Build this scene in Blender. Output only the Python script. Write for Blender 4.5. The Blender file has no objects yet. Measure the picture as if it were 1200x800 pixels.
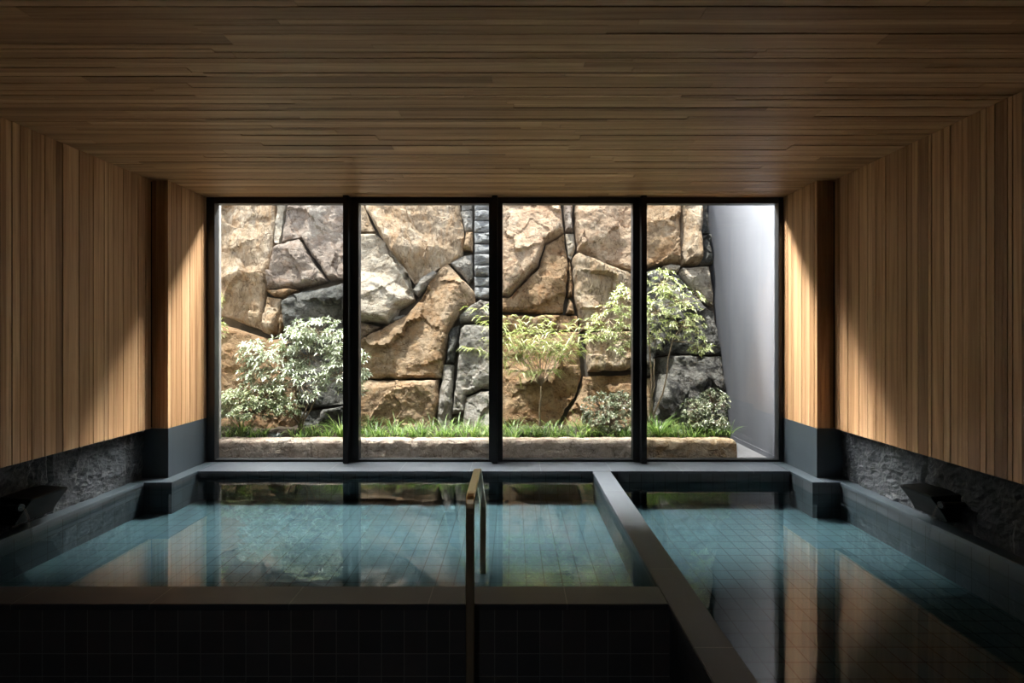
import bpy, bmesh, math, random
from mathutils import Vector, noise, geometry, Matrix
rnd = random.Random(7)
S = bpy.context.scene
COL = S.collection
F = 567.0; VX = 602.0; VY = 390.0; EYE = 1.14

# ------------------------------------------------------------------ helpers
def at(px, py, d):
    return Vector(((px - VX) * d / F, d, EYE - (py - VY) * d / F))

def tag(o, label=None, cat=None, group=None, kind=None):
    if label: o['label'] = label
    if cat: o['category'] = cat
    if group: o['group'] = group
    if kind: o['kind'] = kind
    return o

def empty(name, loc, label, cat, group=None):
    o = bpy.data.objects.new(name, None); COL.objects.link(o)
    o.empty_display_size = 0.1; o.location = loc
    return tag(o, label, cat, group)

def link(name, me, mat, parent=None, smooth=False):
    o = bpy.data.objects.new(name, me); COL.objects.link(o)
    if mat is not None and len(me.materials) == 0: me.materials.append(mat)
    if smooth:
        for p in me.polygons: p.use_smooth = True
    if parent is not None:
        o.parent = parent
        o.matrix_parent_inverse = Matrix.Translation(-Vector(parent.location))
    return o

def recentre(o):
    """put the origin of a mesh object at the middle of its base"""
    vs = [v.co for v in o.data.vertices]
    c = Vector(((min(v.x for v in vs) + max(v.x for v in vs)) / 2,
                (min(v.y for v in vs) + max(v.y for v in vs)) / 2, min(v.z for v in vs)))
    o.data.transform(Matrix.Translation(-c)); o.location = c
    return o

def boxes(name, lst, mat, parent=None, bevel=0.003):
    bm = bmesh.new()
    for (x0, x1, y0, y1, z0, z1) in lst:
        r = bmesh.ops.create_cube(bm, size=1)
        for v in r['verts']:
            v.co = Vector(((x0 + x1) / 2 + v.co.x * (x1 - x0), (y0 + y1) / 2 + v.co.y * (y1 - y0), (z0 + z1) / 2 + v.co.z * (z1 - z0)))
    if bevel:
        bmesh.ops.bevel(bm, geom=bm.edges[:], offset=bevel, segments=2, affect='EDGES', clamp_overlap=True)
    me = bpy.data.meshes.new(name); bm.to_mesh(me); bm.free()
    return link(name, me, mat, parent)

def struct(name, lst, mat, bevel=0.003, label=None):
    o = boxes(name, lst, mat, None, bevel); o['kind'] = 'structure'
    if label: o['label'] = label
    return o

def tube(verts, faces, pts, radii, n=6):
    """append a tapered tube along pts"""
    base = len(verts)
    for i, p in enumerate(pts):
        a = pts[max(0, i - 1)]; b = pts[min(len(pts) - 1, i + 1)]
        t = (b - a).normalized()
        s = t.cross(Vector((0.13, 0.9, 0.21))).normalized(); u = s.cross(t)
        for k in range(n):
            an = 2 * math.pi * k / n
            verts.append(p + (s * math.cos(an) + u * math.sin(an)) * radii[i])
    for i in range(len(pts) - 1):
        for k in range(n):
            k2 = (k + 1) % n
            faces.append((base + i * n + k, base + i * n + k2, base + (i + 1) * n + k2, base + (i + 1) * n + k))
    faces.append(tuple(base + k for k in reversed(range(n))))
    e = base + (len(pts) - 1) * n
    faces.append(tuple(e + k for k in range(n)))

# ------------------------------------------------------------------ node helpers
def new_mat(name):
    m = bpy.data.materials.new(name); m.use_nodes = True
    nt = m.node_tree; nt.nodes.clear()
    out = nt.nodes.new('ShaderNodeOutputMaterial')
    return m, nt, out

class NT:
    def __init__(s, nt): s.nt = nt
    def n(s, t, **kw):
        x = s.nt.nodes.new(t)
        for k, v in kw.items(): setattr(x, k, v)
        return x
    def l(s, a, b): s.nt.links.new(a, b)
    def setin(s, sock, v):
        if hasattr(v, 'is_output'): s.l(v, sock)
        else: sock.default_value = v
    def math(s, op, a, b=None, clamp=False):
        x = s.n('ShaderNodeMath', operation=op, use_clamp=clamp)
        s.setin(x.inputs[0], a)
        if b is not None: s.setin(x.inputs[1], b)
        return x.outputs[0]
    def mix(s, fac, a, b, mode='MIX'):
        x = s.n('ShaderNodeMix', data_type='RGBA', blend_type=mode)
        s.setin(x.inputs[0], fac)
        for sock, v in ((x.inputs[6], a), (x.inputs[7], b)):
            if hasattr(v, 'is_output'): s.l(v, sock)
            else: sock.default_value = (*v, 1) if len(v) == 3 else v
        return x.outputs[2]
    def ramp(s, fac, stops):
        x = s.n('ShaderNodeValToRGB'); s.l(fac, x.inputs[0])
        e = x.color_ramp.elements
        while len(e) < len(stops): e.new(0.5)
        for el, (p, c) in zip(e, stops):
            el.position = p; el.color = (*c, 1) if hasattr(c, '__len__') else (c, c, c, 1)
        return x.outputs[0]
    def noise(s, vec, scale, detail=6, rough=0.6, dist=0.0):
        x = s.n('ShaderNodeTexNoise'); s.l(vec, x.inputs['Vector'])
        x.inputs['Scale'].default_value = scale; x.inputs['Detail'].default_value = detail
        x.inputs['Roughness'].default_value = rough; x.inputs['Distortion'].default_value = dist
        return x.outputs[0]
    def mapping(s, vec, scale=(1, 1, 1), loc=(0, 0, 0), rot=(0, 0, 0)):
        x = s.n('ShaderNodeMapping'); s.l(vec, x.inputs[0])
        s.setin(x.inputs[1], loc); x.inputs[2].default_value = rot; s.setin(x.inputs[3], scale)
        return x.outputs[0]
    def bump(s, h, strength, dist=0.01, normal=None):
        x = s.n('ShaderNodeBump'); s.l(h, x.inputs['Height'])
        x.inputs['Strength'].default_value = strength; x.inputs['Distance'].default_value = dist
        if normal is not None: s.l(normal, x.inputs['Normal'])
        return x.outputs[0]
    def bsdf(s, out, color, rough=0.5, normal=None, spec=0.5, metallic=0.0):
        b = s.n('ShaderNodeBsdfPrincipled')
        if hasattr(color, 'is_output'): s.l(color, b.inputs['Base Color'])
        else: b.inputs['Base Color'].default_value = (*color, 1)
        s.setin(b.inputs['Roughness'], rough)
        b.inputs['Specular IOR Level'].default_value = spec
        b.inputs['Metallic'].default_value = metallic
        if normal is not None: s.l(normal, b.inputs['Normal'])
        s.l(b.outputs[0], out.inputs[0])
        return b

def plain(name, col, rough=0.5, metallic=0.0, spec=0.5, nscale=30, namt=0.15, bump=0.0):
    m, nt, out = new_mat(name); N = NT(nt)
    tc = N.n('ShaderNodeTexCoord')
    f = N.noise(tc.outputs['Object'], nscale)
    c = N.mix(f, [k * (1 - namt) for k in col], [min(1, k * (1 + namt)) for k in col])
    nm = N.bump(N.noise(tc.outputs['Object'], nscale * 6), bump, 0.004) if bump else None
    N.bsdf(out, c, rough, nm, spec, metallic)
    return m

def tile_mat(name, col, grout, size, gw=0.004, rough=0.35, off=(0, 0, 0), spec=0.5, var=0.25, cloud=0.2):
    m, nt, out = new_mat(name); N = NT(nt)
    g = N.n('ShaderNodeNewGeometry')
    P = N.n('ShaderNodeSeparateXYZ'); N.l(g.outputs['Position'], P.inputs[0])
    Q = N.n('ShaderNodeSeparateXYZ'); N.l(g.outputs['True Normal'], Q.inputs[0])
    line = None; ids = []
    for i in range(3):
        sc = N.math('ADD', N.math('DIVIDE', P.outputs[i], size), off[i] / size + 200)
        fr = N.math('FRACT', sc)
        d = N.math('ABSOLUTE', N.math('SUBTRACT', N.math('FRACT', N.math('ADD', sc, 0.5)), 0.5))
        on = N.math('LESS_THAN', d, gw / size / 2)
        fl = N.math('LESS_THAN', N.math('ABSOLUTE', Q.outputs[i]), 0.5)
        v = N.math('MULTIPLY', on, fl)
        line = v if line is None else N.math('MAXIMUM', line, v)
        ids.append(N.math('MULTIPLY', N.math('FLOOR', sc), fl))
    cb = N.n('ShaderNodeCombineXYZ')
    for i in range(3): N.l(ids[i], cb.inputs[i])
    wn = N.n('ShaderNodeTexWhiteNoise'); N.l(cb.outputs[0], wn.inputs['Vector'])
    c0 = N.mix(wn.outputs['Value'], [k * (1 - var) for k in col], [k * (1 + var) for k in col])
    nz = N.noise(g.outputs['Position'], 9, 8, 0.65)
    c1 = N.mix(cloud, c0, N.mix(nz, [k * 0.5 for k in col], [k * 1.6 for k in col]))
    c = N.mix(line, c1, grout)
    h = N.math('SUBTRACT', N.math('MULTIPLY', nz, 0.12), line)
    N.bsdf(out, c, N.math('ADD', N.math('MULTIPLY', nz, 0.2), rough - 0.1), N.bump(h, 0.35, 0.003), spec)
    return m

# ------------------------------------------------------------------ materials
def wood_mat(name, axis):
    m, nt, out = new_mat(name); N = NT(nt)
    g = N.n('ShaderNodeNewGeometry')
    a = N.n('ShaderNodeAttribute', attribute_name='tone')
    t = a.outputs['Fac']
    off = N.n('ShaderNodeCombineXYZ')
    for i in range(3): N.l(N.math('MULTIPLY', t, 37.0 + 11 * i), off.inputs[i])
    sc = {'z': (42, 42, 1.1), 'x': (1.1, 42, 42)}[axis]
    v = N.mapping(g.outputs['Position'], sc, off.outputs[0])
    gr = N.noise(v, 1.0, 5, 0.6, 0.6)
    v2 = N.mapping(g.outputs['Position'], tuple(k * 4 for k in sc), off.outputs[0])
    fine = N.noise(v2, 1.0, 3, 0.6, 0.2)
    big = N.noise(N.mapping(g.outputs['Position'], {'z': (9, 9, .8), 'x': (.8, 9, 9)}[axis], off.outputs[0]), 1.0, 3, 0.5)
    col = N.ramp(t, [(0, (.30, .165, .085)), (.3, (.43, .245, .125)), (.65, (.56, .335, .18)), (1, (.68, .435, .255))])
    col = N.mix(N.ramp(gr, [(.35, 0), (.62, 1)]), N.mix(1, col, (.66, .60, .55), 'MULTIPLY'), col)
    col = N.mix(N.math('MULTIPLY', N.ramp(fine, [(.45, 0), (.7, 1)]), .25), col, N.mix(1, col, (.7, .64, .58), 'MULTIPLY'))
    col = N.mix(N.math('MULTIPLY', N.ramp(big, [(.45, 0), (.75, 1)]), .3), col, N.mix(1, col, (1.25, 1.22, 1.2), 'MULTIPLY'))
    N.bsdf(out, col, 0.5, N.bump(gr, 0.12, 0.002), 0.35)
    return m

M = {}
M['wood_v'] = wood_mat('vertical cedar boards', 'z')
M['wood_h'] = wood_mat('ceiling cedar boards', 'x')
M['back'] = plain('dark joint backing', (.02, .014, .01), .9)
M['black'] = plain('black metal', (.012, .013, .015), .38, 0.0, .5)
M['slate'] = plain('honed slate', (.036, .047, .058), .42, 0, .5, 5, .25, .05)
M['coping'] = tile_mat('slate coping slabs', (.038, .045, .058), (.11, .12, .135), .585, .004, .48, (-.81, .0, .3), .5, .08, .3)
M['tile'] = tile_mat('dark wall tiles', (.030, .037, .044), (.006, .007, .008), .0985, .005, .36, (.03, .02, 0), .5, .3, .4)
M['tile_front'] = tile_mat('black wall tiles', (.070, .073, .078), (.19, .19, .20), .0955, .003, .45, (1.3217, .02, .022), .4, .25, .3)
M['pool_tile'] = tile_mat('teal pool floor tiles', (.032, .051, .059), (.007, .012, .014), .1, .006, .7, (.03, .02, 0), .04, .12, .25)
M['concrete'] = None
M['back_wall'] = plain('dark plaster', (.16, .14, .12), .8)
M['steel'] = plain('brushed bronze steel', (.62, .50, .34), .28, 1.0, .5, 60, .1)
M['spout'] = plain('blackened stone', (.008, .009, .010), .7, 0, .2, 20, .3, .1)

def rough_slate():
    m, nt, out = new_mat('split dark slate'); N = NT(nt)
    g = N.n('ShaderNodeNewGeometry'); p = g.outputs['Position']
    a = N.noise(N.mapping(p, (1, 1, 1.4)), 18, 9, .68, .6)
    b = N.noise(p, 60, 6, .7, .3)
    vo = N.n('ShaderNodeTexVoronoi'); N.l(N.mapping(p, (1, 1, 1.5)), vo.inputs['Vector']); vo.inputs['Scale'].default_value = 26
    h = N.math('ADD', N.math('ADD', N.math('MULTIPLY', a, 1.0), N.math('MULTIPLY', b, .3)), N.math('MULTIPLY', vo.outputs['Distance'], .5))
    c = N.mix(a, (.010, .012, .016), (.040, .046, .056))
    N.bsdf(out, c, .42, N.bump(h, .9, .03), .5)
    return m
M['rough'] = rough_slate()

def concrete_mat():
    m, nt, out = new_mat('smooth grey concrete'); N = NT(nt)
    g = N.n('ShaderNodeNewGeometry'); p = g.outputs['Position']
    a = N.noise(N.mapping(p, (1, 1, .35)), 3, 7, .6, .3); b = N.noise(p, 25, 5)
    c = N.mix(N.ramp(a, [(.3, 0), (.7, 1)]), (.106, .110, .130), (.129, .133, .155))
    c = N.mix(.12, c, N.mix(b, (.10, .10, .11), (.2, .2, .21)))
    N.bsdf(out, c, .8, N.bump(b, .05, .003), .2)
    return m
M['concrete'] = concrete_mat()

def stone_mat(name, cols, stain, stain_amt, bump=.8, freckle=.35, streak=(1, 1, 1)):
    m, nt, out = new_mat(name); N = NT(nt)
    tc = N.n('ShaderNodeTexCoord'); oi = N.n('ShaderNodeObjectInfo')
    off = N.n('ShaderNodeCombineXYZ')
    for i in range(3): N.l(N.math('MULTIPLY', oi.outputs['Random'], 40 + 17 * i), off.inputs[i])
    p = N.mapping(tc.outputs['Object'], streak, off.outputs[0])
    big = N.noise(p, 3.2, 5, .6, .7); med = N.noise(p, 11, 8, .7, .4); fin = N.noise(p, 55, 5, .75)
    c = N.ramp(big, [(.28, cols[0]), (.5, cols[1]), (.72, cols[2])])
    c = N.mix(N.math('MULTIPLY', N.ramp(N.noise(p, 5.5, 6, .65, 1.2), [(.48, 0), (.62, 1)]), stain_amt), c, stain)
    c = N.mix(N.math('MULTIPLY', N.ramp(med, [(.35, 1), (.55, 0)]), .45), c, N.mix(1, c, (.45, .42, .40), 'MULTIPLY'))
    c = N.mix(N.math('MULTIPLY', N.ramp(fin, [(.52, 0), (.7, 1)]), freckle), c, N.mix(1, c, (1.7, 1.68, 1.62), 'MULTIPLY'))
    vo = N.n('ShaderNodeTexVoronoi', feature='DISTANCE_TO_EDGE'); vo.inputs['Scale'].default_value = 3.1
    dv = N.n('ShaderNodeVectorMath', operation='ADD'); N.l(p, dv.inputs[0])
    nz = N.n('ShaderNodeTexNoise'); N.l(p, nz.inputs['Vector']); nz.inputs['Scale'].default_value = 5; nz.inputs['Detail'].default_value = 5
    sv = N.n('ShaderNodeVectorMath', operation='SCALE'); N.l(nz.outputs['Color'], sv.inputs[0]); sv.inputs['Scale'].default_value = .45
    N.l(sv.outputs[0], dv.inputs[1]); N.l(dv.outputs[0], vo.inputs['Vector'])
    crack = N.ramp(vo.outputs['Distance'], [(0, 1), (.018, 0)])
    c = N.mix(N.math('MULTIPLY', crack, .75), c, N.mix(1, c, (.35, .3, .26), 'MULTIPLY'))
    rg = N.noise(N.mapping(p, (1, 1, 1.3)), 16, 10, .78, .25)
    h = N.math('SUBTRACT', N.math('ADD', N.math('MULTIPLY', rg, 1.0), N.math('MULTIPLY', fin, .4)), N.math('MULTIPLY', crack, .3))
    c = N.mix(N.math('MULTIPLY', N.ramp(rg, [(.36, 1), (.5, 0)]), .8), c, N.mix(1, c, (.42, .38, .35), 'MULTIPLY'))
    N.bsdf(out, c, .85, N.bump(h, bump, .06), .25)
    return m
ST = {
 'tan':   stone_mat('tan granite', [(.36, .26, .17), (.54, .42, .30), (.66, .56, .45)], (.46, .27, .13), .5, .8, .35, (1.6, 1, .7)),
 'ochre': stone_mat('ochre granite', [(.29, .195, .12), (.45, .325, .21), (.58, .46, .34)], (.42, .24, .115), .6),
 'pink':  stone_mat('pinkish granite', [(.42, .29, .20), (.55, .41, .29), (.64, .52, .40)], (.45, .25, .14), .5),
 'pale':  stone_mat('pale granite', [(.46, .40, .32), (.60, .53, .44), (.70, .64, .56)], (.50, .36, .22), .3),
 'mauve': stone_mat('grey pink granite', [(.28, .23, .20), (.42, .35, .30), (.56, .50, .44)], (.34, .22, .15), .5),
 'grey':  stone_mat('grey granite', [(.26, .25, .23), (.38, .36, .33), (.50, .48, .45)], (.34, .27, .20), .35),
 'dark':  stone_mat('dark weathered rock', [(.10, .105, .105), (.18, .18, .17), (.32, .31, .29)], (.06, .065, .065), .6, 1.0, .6),
 'pit':   stone_mat('pitted dark rock', [(.16, .16, .16), (.36, .35, .33), (.58, .56, .53)], (.045, .045, .05), .85, 1.5, .8),
 'brown': stone_mat('brown granite', [(.27, .17, .10), (.40, .27, .16), (.50, .37, .25)], (.40, .20, .09), .5),
 'slab':  stone_mat('grey slab stone', [(.24, .25, .26), (.38, .39, .40), (.52, .53, .54)], (.2, .2, .2), .3, .7, .3, (1, 1, 4)),
 'kerb':  stone_mat('kerb granite', [(.55, .43, .35), (.70, .58, .49), (.78, .68, .60)], (.42, .28, .20), .4, 1.0, .5),
 'kerb_o': stone_mat('orange kerb granite', [(.56, .40, .24), (.70, .53, .35), (.78, .65, .50)], (.50, .28, .10), .6, 1.0, .4),
}

def leaf_mat(name, dark, mid, light, rough=.4, spec=.6, transl=.25):
    m, nt, out = new_mat(name); N = NT(nt)
    a = N.n('ShaderNodeAttribute', attribute_name='tone')
    c = N.ramp(a.outputs['Fac'], [(0, dark), (.5, mid), (1, light)])
    b = N.n('ShaderNodeBsdfPrincipled'); N.l(c, b.inputs['Base Color'])
    b.inputs['Roughness'].default_value = rough; b.inputs['Specular IOR Level'].default_value = spec
    t = N.n('ShaderNodeBsdfTranslucent'); N.l(N.mix(1, c, (1.1, 1.2, .7), 'MULTIPLY'), t.inputs[0])
    mx = N.n('ShaderNodeMixShader'); mx.inputs[0].default_value = transl
    N.l(b.outputs[0], mx.inputs[1]); N.l(t.outputs[0], mx.inputs[2]); N.l(mx.outputs[0], out.inputs[0])
    return m
LF = {
 'silver': leaf_mat('silvery green leaves', (.14, .18, .10), (.40, .45, .33), (.74, .77, .66), .35, .8, .15),
 'olive': leaf_mat('olive green leaves', (.14, .18, .09), (.34, .39, .24), (.60, .62, .46), .4, .7, .2),
 'lime': leaf_mat('yellow green leaves', (.18, .23, .07), (.40, .45, .18), (.70, .70, .46), .4, .6, .4),
 'varieg': leaf_mat('cream edged leaves', (.22, .27, .10), (.46, .50, .26), (.78, .78, .60), .4, .7, .3),
 'box': leaf_mat('small dark green leaves', (.045, .065, .035), (.16, .19, .11), (.46, .47, .35), .3, .8, .1),
 'grass': leaf_mat('green grass blades', (.035, .08, .015), (.12, .22, .05), (.36, .44, .16), .4, .6, .35),
 'black_grass': leaf_mat('black green grass blades', (.015, .022, .022), (.03, .045, .042), (.09, .11, .11), .35, .7, .1),
}
M['bark'] = plain('grey brown bark', (.30, .23, .17), .8, 0, .3, 40, .4, .3)
M['soil'] = plain('dark soil', (.055, .042, .032), .95, 0, .2, 25, .5, .6)
M['gravel'] = plain('grey paving', (.10, .10, .108), .85, 0, .2, 60, .3, .3)
M['mortar'] = plain('dark earth joints', (.11, .095, .08), .95, 0, .2, 10, .5, .4)
M['render'] = plain('grey cement render', (.20, .19, .18), .9, 0, .2, 6, .2)

def fresnel(N, ior, normal=None):
    """the same reflectance from either side of a thin surface"""
    g = N.n('ShaderNodeNewGeometry')
    i = N.math('ADD', N.math('MULTIPLY', g.outputs['Backfacing'], 1 / ior - ior), ior)
    f = N.n('ShaderNodeFresnel'); N.l(i, f.inputs[0])
    if normal is not None: N.l(normal, f.inputs[1])
    return f.outputs[0]

def clear_mat(name, tint, ior, bump=None):
    m, nt, out = new_mat(name); N = NT(nt)
    nm = None
    if bump:
        g = N.n('ShaderNodeNewGeometry')
        nm = N.bump(N.noise(g.outputs['Position'], bump[0], 3, .5, .2), bump[1], bump[2])
    t = N.n('ShaderNodeBsdfTransparent'); t.inputs[0].default_value = (*tint, 1)
    gl = N.n('ShaderNodeBsdfGlossy'); gl.inputs['Roughness'].default_value = 0.0
    if nm is not None: N.l(nm, gl.inputs['Normal'])
    mx = N.n('ShaderNodeMixShader'); N.l(fresnel(N, ior, nm), mx.inputs[0])
    N.l(t.outputs[0], mx.inputs[1]); N.l(gl.outputs[0], mx.inputs[2]); N.l(mx.outputs[0], out.inputs[0])
    return m
M['glass'] = clear_mat('window glass', (.94, .96, .955), 1.45)
M['water'] = clear_mat('pool water', (.86, .95, .96), 1.52, (6, .012, .02))
m, nt, out = new_mat('water body'); t = nt.nodes.new('ShaderNodeBsdfTransparent'); nt.links.new(t.outputs[0], out.inputs[0]); M['water_side'] = m
M['stream'] = clear_mat('falling water', (.93, .96, .97), 1.9, (60, .3, .01))

# ------------------------------------------------------------------ room
CEIL = 2.34; WOODZ = .39; DW = 4.30; PF = 3.81      # window plane, pier face
LW, RW = -2.85, 2.52                                 # timber wall planes
LP, RP = -2.72, 2.387                                # pier faces
LS, RS = -2.92, 2.59                                 # rough stone faces
BACK = -1.3
ys = [BACK]
while ys[-1] < DW - .02:
    ys.append(ys[-1] + rnd.choice((.024, .032, .032, .044, .044, .058, .072)))
ys[-1] = DW

def board_mesh(name, items, mat, parent=None):
    """items: boxes plus a tone; one mesh with a colour per board"""
    verts, faces, tones = [], [], []
    for (x0, x1, y0, y1, z0, z1, t) in items:
        b = len(verts)
        for z in (z0, z1):
            for (x, y) in ((x0, y0), (x1, y0), (x1, y1), (x0, y1)): verts.append((x, y, z))
        faces += [tuple(b + i for i in f) for f in ((3, 2, 1, 0), (4, 5, 6, 7), (0, 1, 5, 4), (1, 2, 6, 5), (2, 3, 7, 6), (3, 0, 4, 7))]
        tones += [t] * 24
    me = bpy.data.meshes.new(name); me.from_pydata(verts, [], faces)
    ca = me.color_attributes.new('tone', 'FLOAT_COLOR', 'CORNER')
    for i, t in enumerate(tones): ca.data[i].color = (t, t, t, 1)
    me.materials.append(mat)
    return link(name, me, mat, parent)

G = .0017
def tone(): return min(1, max(0, rnd.gauss(.52, .26)))
items = []
for a, b in zip(ys, ys[1:]):
    cuts = [LW - .1]; x = LW - .1 + rnd.uniform(.3, 2.4)
    while x < RW - .2: cuts.append(x); x += rnd.uniform(1.1, 2.7)
    cuts.append(RW + .1)
    for c, d in zip(cuts, cuts[1:]):
        z = CEIL + rnd.choice((0, 0, .0015, .003))
        items.append((c + .0008, d - .0008, a + G, b - G, z, CEIL + .02, tone()))
ce = board_mesh('ceiling', items, M['wood_h']); ce['kind'] = 'structure'
struct('trim_ceiling', [(LW - .3, RW + .3, BACK - .2, DW + .05, CEIL + .02, CEIL + .24)], M['back'], 0)

def side_wall(name, x, out, y0, y1):
    it = []
    for a, b in zip(ys, ys[1:]):
        a2, b2 = max(a, y0), min(b, y1)
        if b2 - a2 < .008: continue
        e = rnd.choice((0, 0, .0015, .003)) * out
        xs = sorted((x + e, x + .02 * out))
        it.append((xs[0], xs[1], a2 + G, b2 - G, WOODZ, CEIL, tone()))
    return it
wl = board_mesh('wall_left', side_wall('l', LW, -1, BACK, PF), M['wood_v']); wl['kind'] = 'structure'
wr = board_mesh('wall_right', side_wall('r', RW, 1, BACK, PF), M['wood_v']); wr['kind'] = 'structure'
boxes('wall_core', [(LW - .3, LW - .02, BACK, DW + .16, WOODZ + .004, CEIL)], M['back'], wl, 0)
boxes('wall_core', [(RW + .02, RW + .3, BACK, DW + .16, WOODZ + .004, CEIL)], M['back'], wr, 0)
def pier(name, x, xo, out):
    it = side_wall(name, x, out, PF + .02, DW)
    n = 4; lo, hi = sorted((x, xo))
    for i in range(n):
        a = lo + (hi - lo) * i / n; b = lo + (hi - lo) * (i + 1) / n
        it.append((a + G, b - G, PF, PF + .02, WOODZ, CEIL, tone() * .8))  # front boards toned darker, shade on this face put into their colour
    o = board_mesh(name, it, M['wood_v']); o['kind'] = 'structure'
    xs = sorted((x + .02 * out, xo))
    boxes('pier_core', [(xs[0], xs[1], PF + .02, DW, WOODZ + .004, CEIL)], M['back'], o, 0)
    return o
tag(pier('wall_left_pier', LP, LW, -1), 'narrow timber clad pier left of the window, lower half sunlit')
tag(pier('wall_right_pier', RP, RW, 1), 'narrow timber clad pier right of the window, lower half sunlit')
xl = -2.85
struct('baseboard_left_pier', [(LS - .1, LP, PF, DW, -.02, WOODZ - .002)], M['slate'], .002, 'smooth slate base of the pier left of the window')
struct('baseboard_right_pier', [(RP, RS + .1, PF, DW, -.02, WOODZ - .002)], M['slate'], .002, 'smooth slate base of the pier right of the window')

def rough_panel(name, x, sgn, y0, y1, z0, z1, label):
    """split-face stone cladding: a finely displaced sheet with thickness"""
    verts, faces = [], []
    nyy, nz = int((y1 - y0) / .022), int((z1 - z0) / .022)
    for j in range(nz + 1):
        for i in range(nyy + 1):
            y = y0 + (y1 - y0) * i / nyy; z = z0 + (z1 - z0) * j / nz
            h = noise.fractal(Vector((y * 9, z * 12, x)), .8, 2.0, 5) * .012
            h += (.5 - noise.cell(Vector((math.floor(y * 14 + noise.noise(Vector((y * 8, z * 8, 1))) * 1.2), math.floor(z * 16 + noise.noise(Vector((y * 9, z * 9, 5))) * 1.2), 3)))) * .010
            seam = min(abs(((y - .55) / .62) % 1), 1 - abs(((y - .55) / .62) % 1)) * .62
            if seam < .012: h = -.012
            verts.append((x - sgn * h, y, z))
    w = nyy + 1
    for j in range(nz):
        for i in range(nyy):
            q = (j * w + i, j * w + i + 1, (j + 1) * w + i + 1, (j + 1) * w + i)
            faces.append(q if sgn < 0 else q[::-1])
    me = bpy.data.meshes.new(name); me.from_pydata(verts, [], faces)
    o = link(name, me, M['rough'], None, False); o['kind'] = 'structure'; o['label'] = label
    s = o.modifiers.new('thick', 'SOLIDIFY'); s.thickness = .08; s.offset = -1
    return o
rough_panel('baseboard_left', LS, -1, BACK, PF + .02, -.6, WOODZ - .001, 'dark split stone band under the timber wall on the left')
rough_panel('baseboard_right', RS, 1, BACK, PF + .02, -.6, WOODZ - .001, 'dark split stone band under the timber wall on the right')
struct('wall_back', [(LW - .3, RW + .3, BACK - .2, BACK, -.6, CEIL + .02)], M['back_wall'], 0)
struct('floor', [(LS - .3, .66, BACK, 2.034, -.62, -.328), (.66, RS + .3, BACK, .65, -.62, -.328)], M['tile_front'], 0)

# ---- ledge under the window and the copings round the piers
struct('trim_1', [(-2.61, 2.28, 3.99, DW + .06, -.022, 0)], M['coping'], .0025, 'grey slate ledge slabs along the foot of the window')
struct('trim_2', [(LP - .005, -2.61, 3.694, DW + .02, -.022, 0), (LS - .03, LP - .005, 3.694, PF, -.022, 0)], M['slate'], .0025, 'slate coping stepping round the left pier')
struct('trim_3', [(2.28, RP + .005, 3.694, DW + .02, -.022, 0), (RP + .005, RS + .03, 3.694, PF, -.022, 0)], M['slate'], .0025, 'slate coping stepping round the right pier')
struct('trim_4', [(-2.61, 2.28, 4.00, DW + .06, -.6, -.022), (LS - .1, -2.615, 3.70, DW + .06, -.6, -.022), (2.285, RS + .1, 3.70, DW + .06, -.6, -.022)], M['tile'], .001, 'dark tiled wall below the window ledge')

# ---- left pool
lp = empty('soaking_pool', (-1.1, 2.033, -.5), 'left soaking pool, square tiled basin with raised black tiled front wall', 'pool')
boxes('front_wall', [(LS - .1, .662, 2.042, 2.175, -.5, -.025)], M['tile_front'], lp, .001)
boxes('front_coping', [(LS - .1, .6495, 2.033, 2.18, -.025, 0)], M['coping'], lp, .003)
boxes('side_wall', [(LS - .1, -2.828, 2.175, 3.70, -.5, -.025)], M['tile'], lp, .001)
boxes('side_coping', [(LS - .03, -2.82, 2.18, 3.693, -.025, 0)], M['slate'], lp, .003)
boxes('pool_floor', [(-2.83, .66, 2.175, 4.0, -.36, -.243)], M['pool_tile'], lp, 0)
# ---- right pool
rp = empty('soaking_pool', (1.65, .8, -.5), 'right soaking pool, long sunken tiled basin running towards the viewer', 'pool')
boxes('front_wall', [(.79, RS + .1, .66, .80, -.5, -.025)], M['tile_front'], rp, .001)
boxes('front_coping', [(.80, RS + .03, .65, .81, -.025, 0)], M['coping'], rp, .003)
boxes('side_wall', [(2.498, RS + .1, .80, 3.70, -.5, -.025)], M['tile'], rp, .001)
boxes('side_coping', [(2.49, RS + .03, .81, 3.693, -.025, 0)], M['slate'], rp, .003)
boxes('pool_floor', [(.79, 2.50, .80, 4.0, -.40, -.275)], M['pool_tile'], rp, 0)
# ---- the wall between them
dv = empty('pool_divider', (.725, 2.3, -.5), 'low slate topped divider wall between the two pools', 'divider wall')
boxes('wall', [(.658, .792, .3, 4.0, -.5, -.025)], M['tile'], dv, .001)
boxes('coping', [(.65, .80, .3, 3.99, -.025, 0)], M['coping'], dv, .003)

def water(name, x0, x1, y0, y1, z0, z1, label):
    me = bpy.data.meshes.new(name)
    v = [(x, y, z) for z in (z0, z1) for (x, y) in ((x0, y0), (x1, y0), (x1, y1), (x0, y1))]
    me.from_pydata(v, [], [(4, 5, 6, 7), (3, 2, 1, 0), (0, 1, 5, 4), (1, 2, 6, 5), (2, 3, 7, 6), (3, 0, 4, 7)])
    me.materials.append(M['water']); me.materials.append(M['water_side'])
    for i, p in enumerate(me.polygons): p.material_index = 0 if i == 0 else 1
    return tag(recentre(link(name, me, None)), label, 'water')
water('pool_water', -2.826, .656, 2.177, 3.998, -.241, -.046, 'clear still water filling the left pool to just under its coping')
water('pool_water', .794, 2.496, .802, 3.998, -.273, -.086, 'clear still water in the right pool, lower than the left one')

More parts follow.
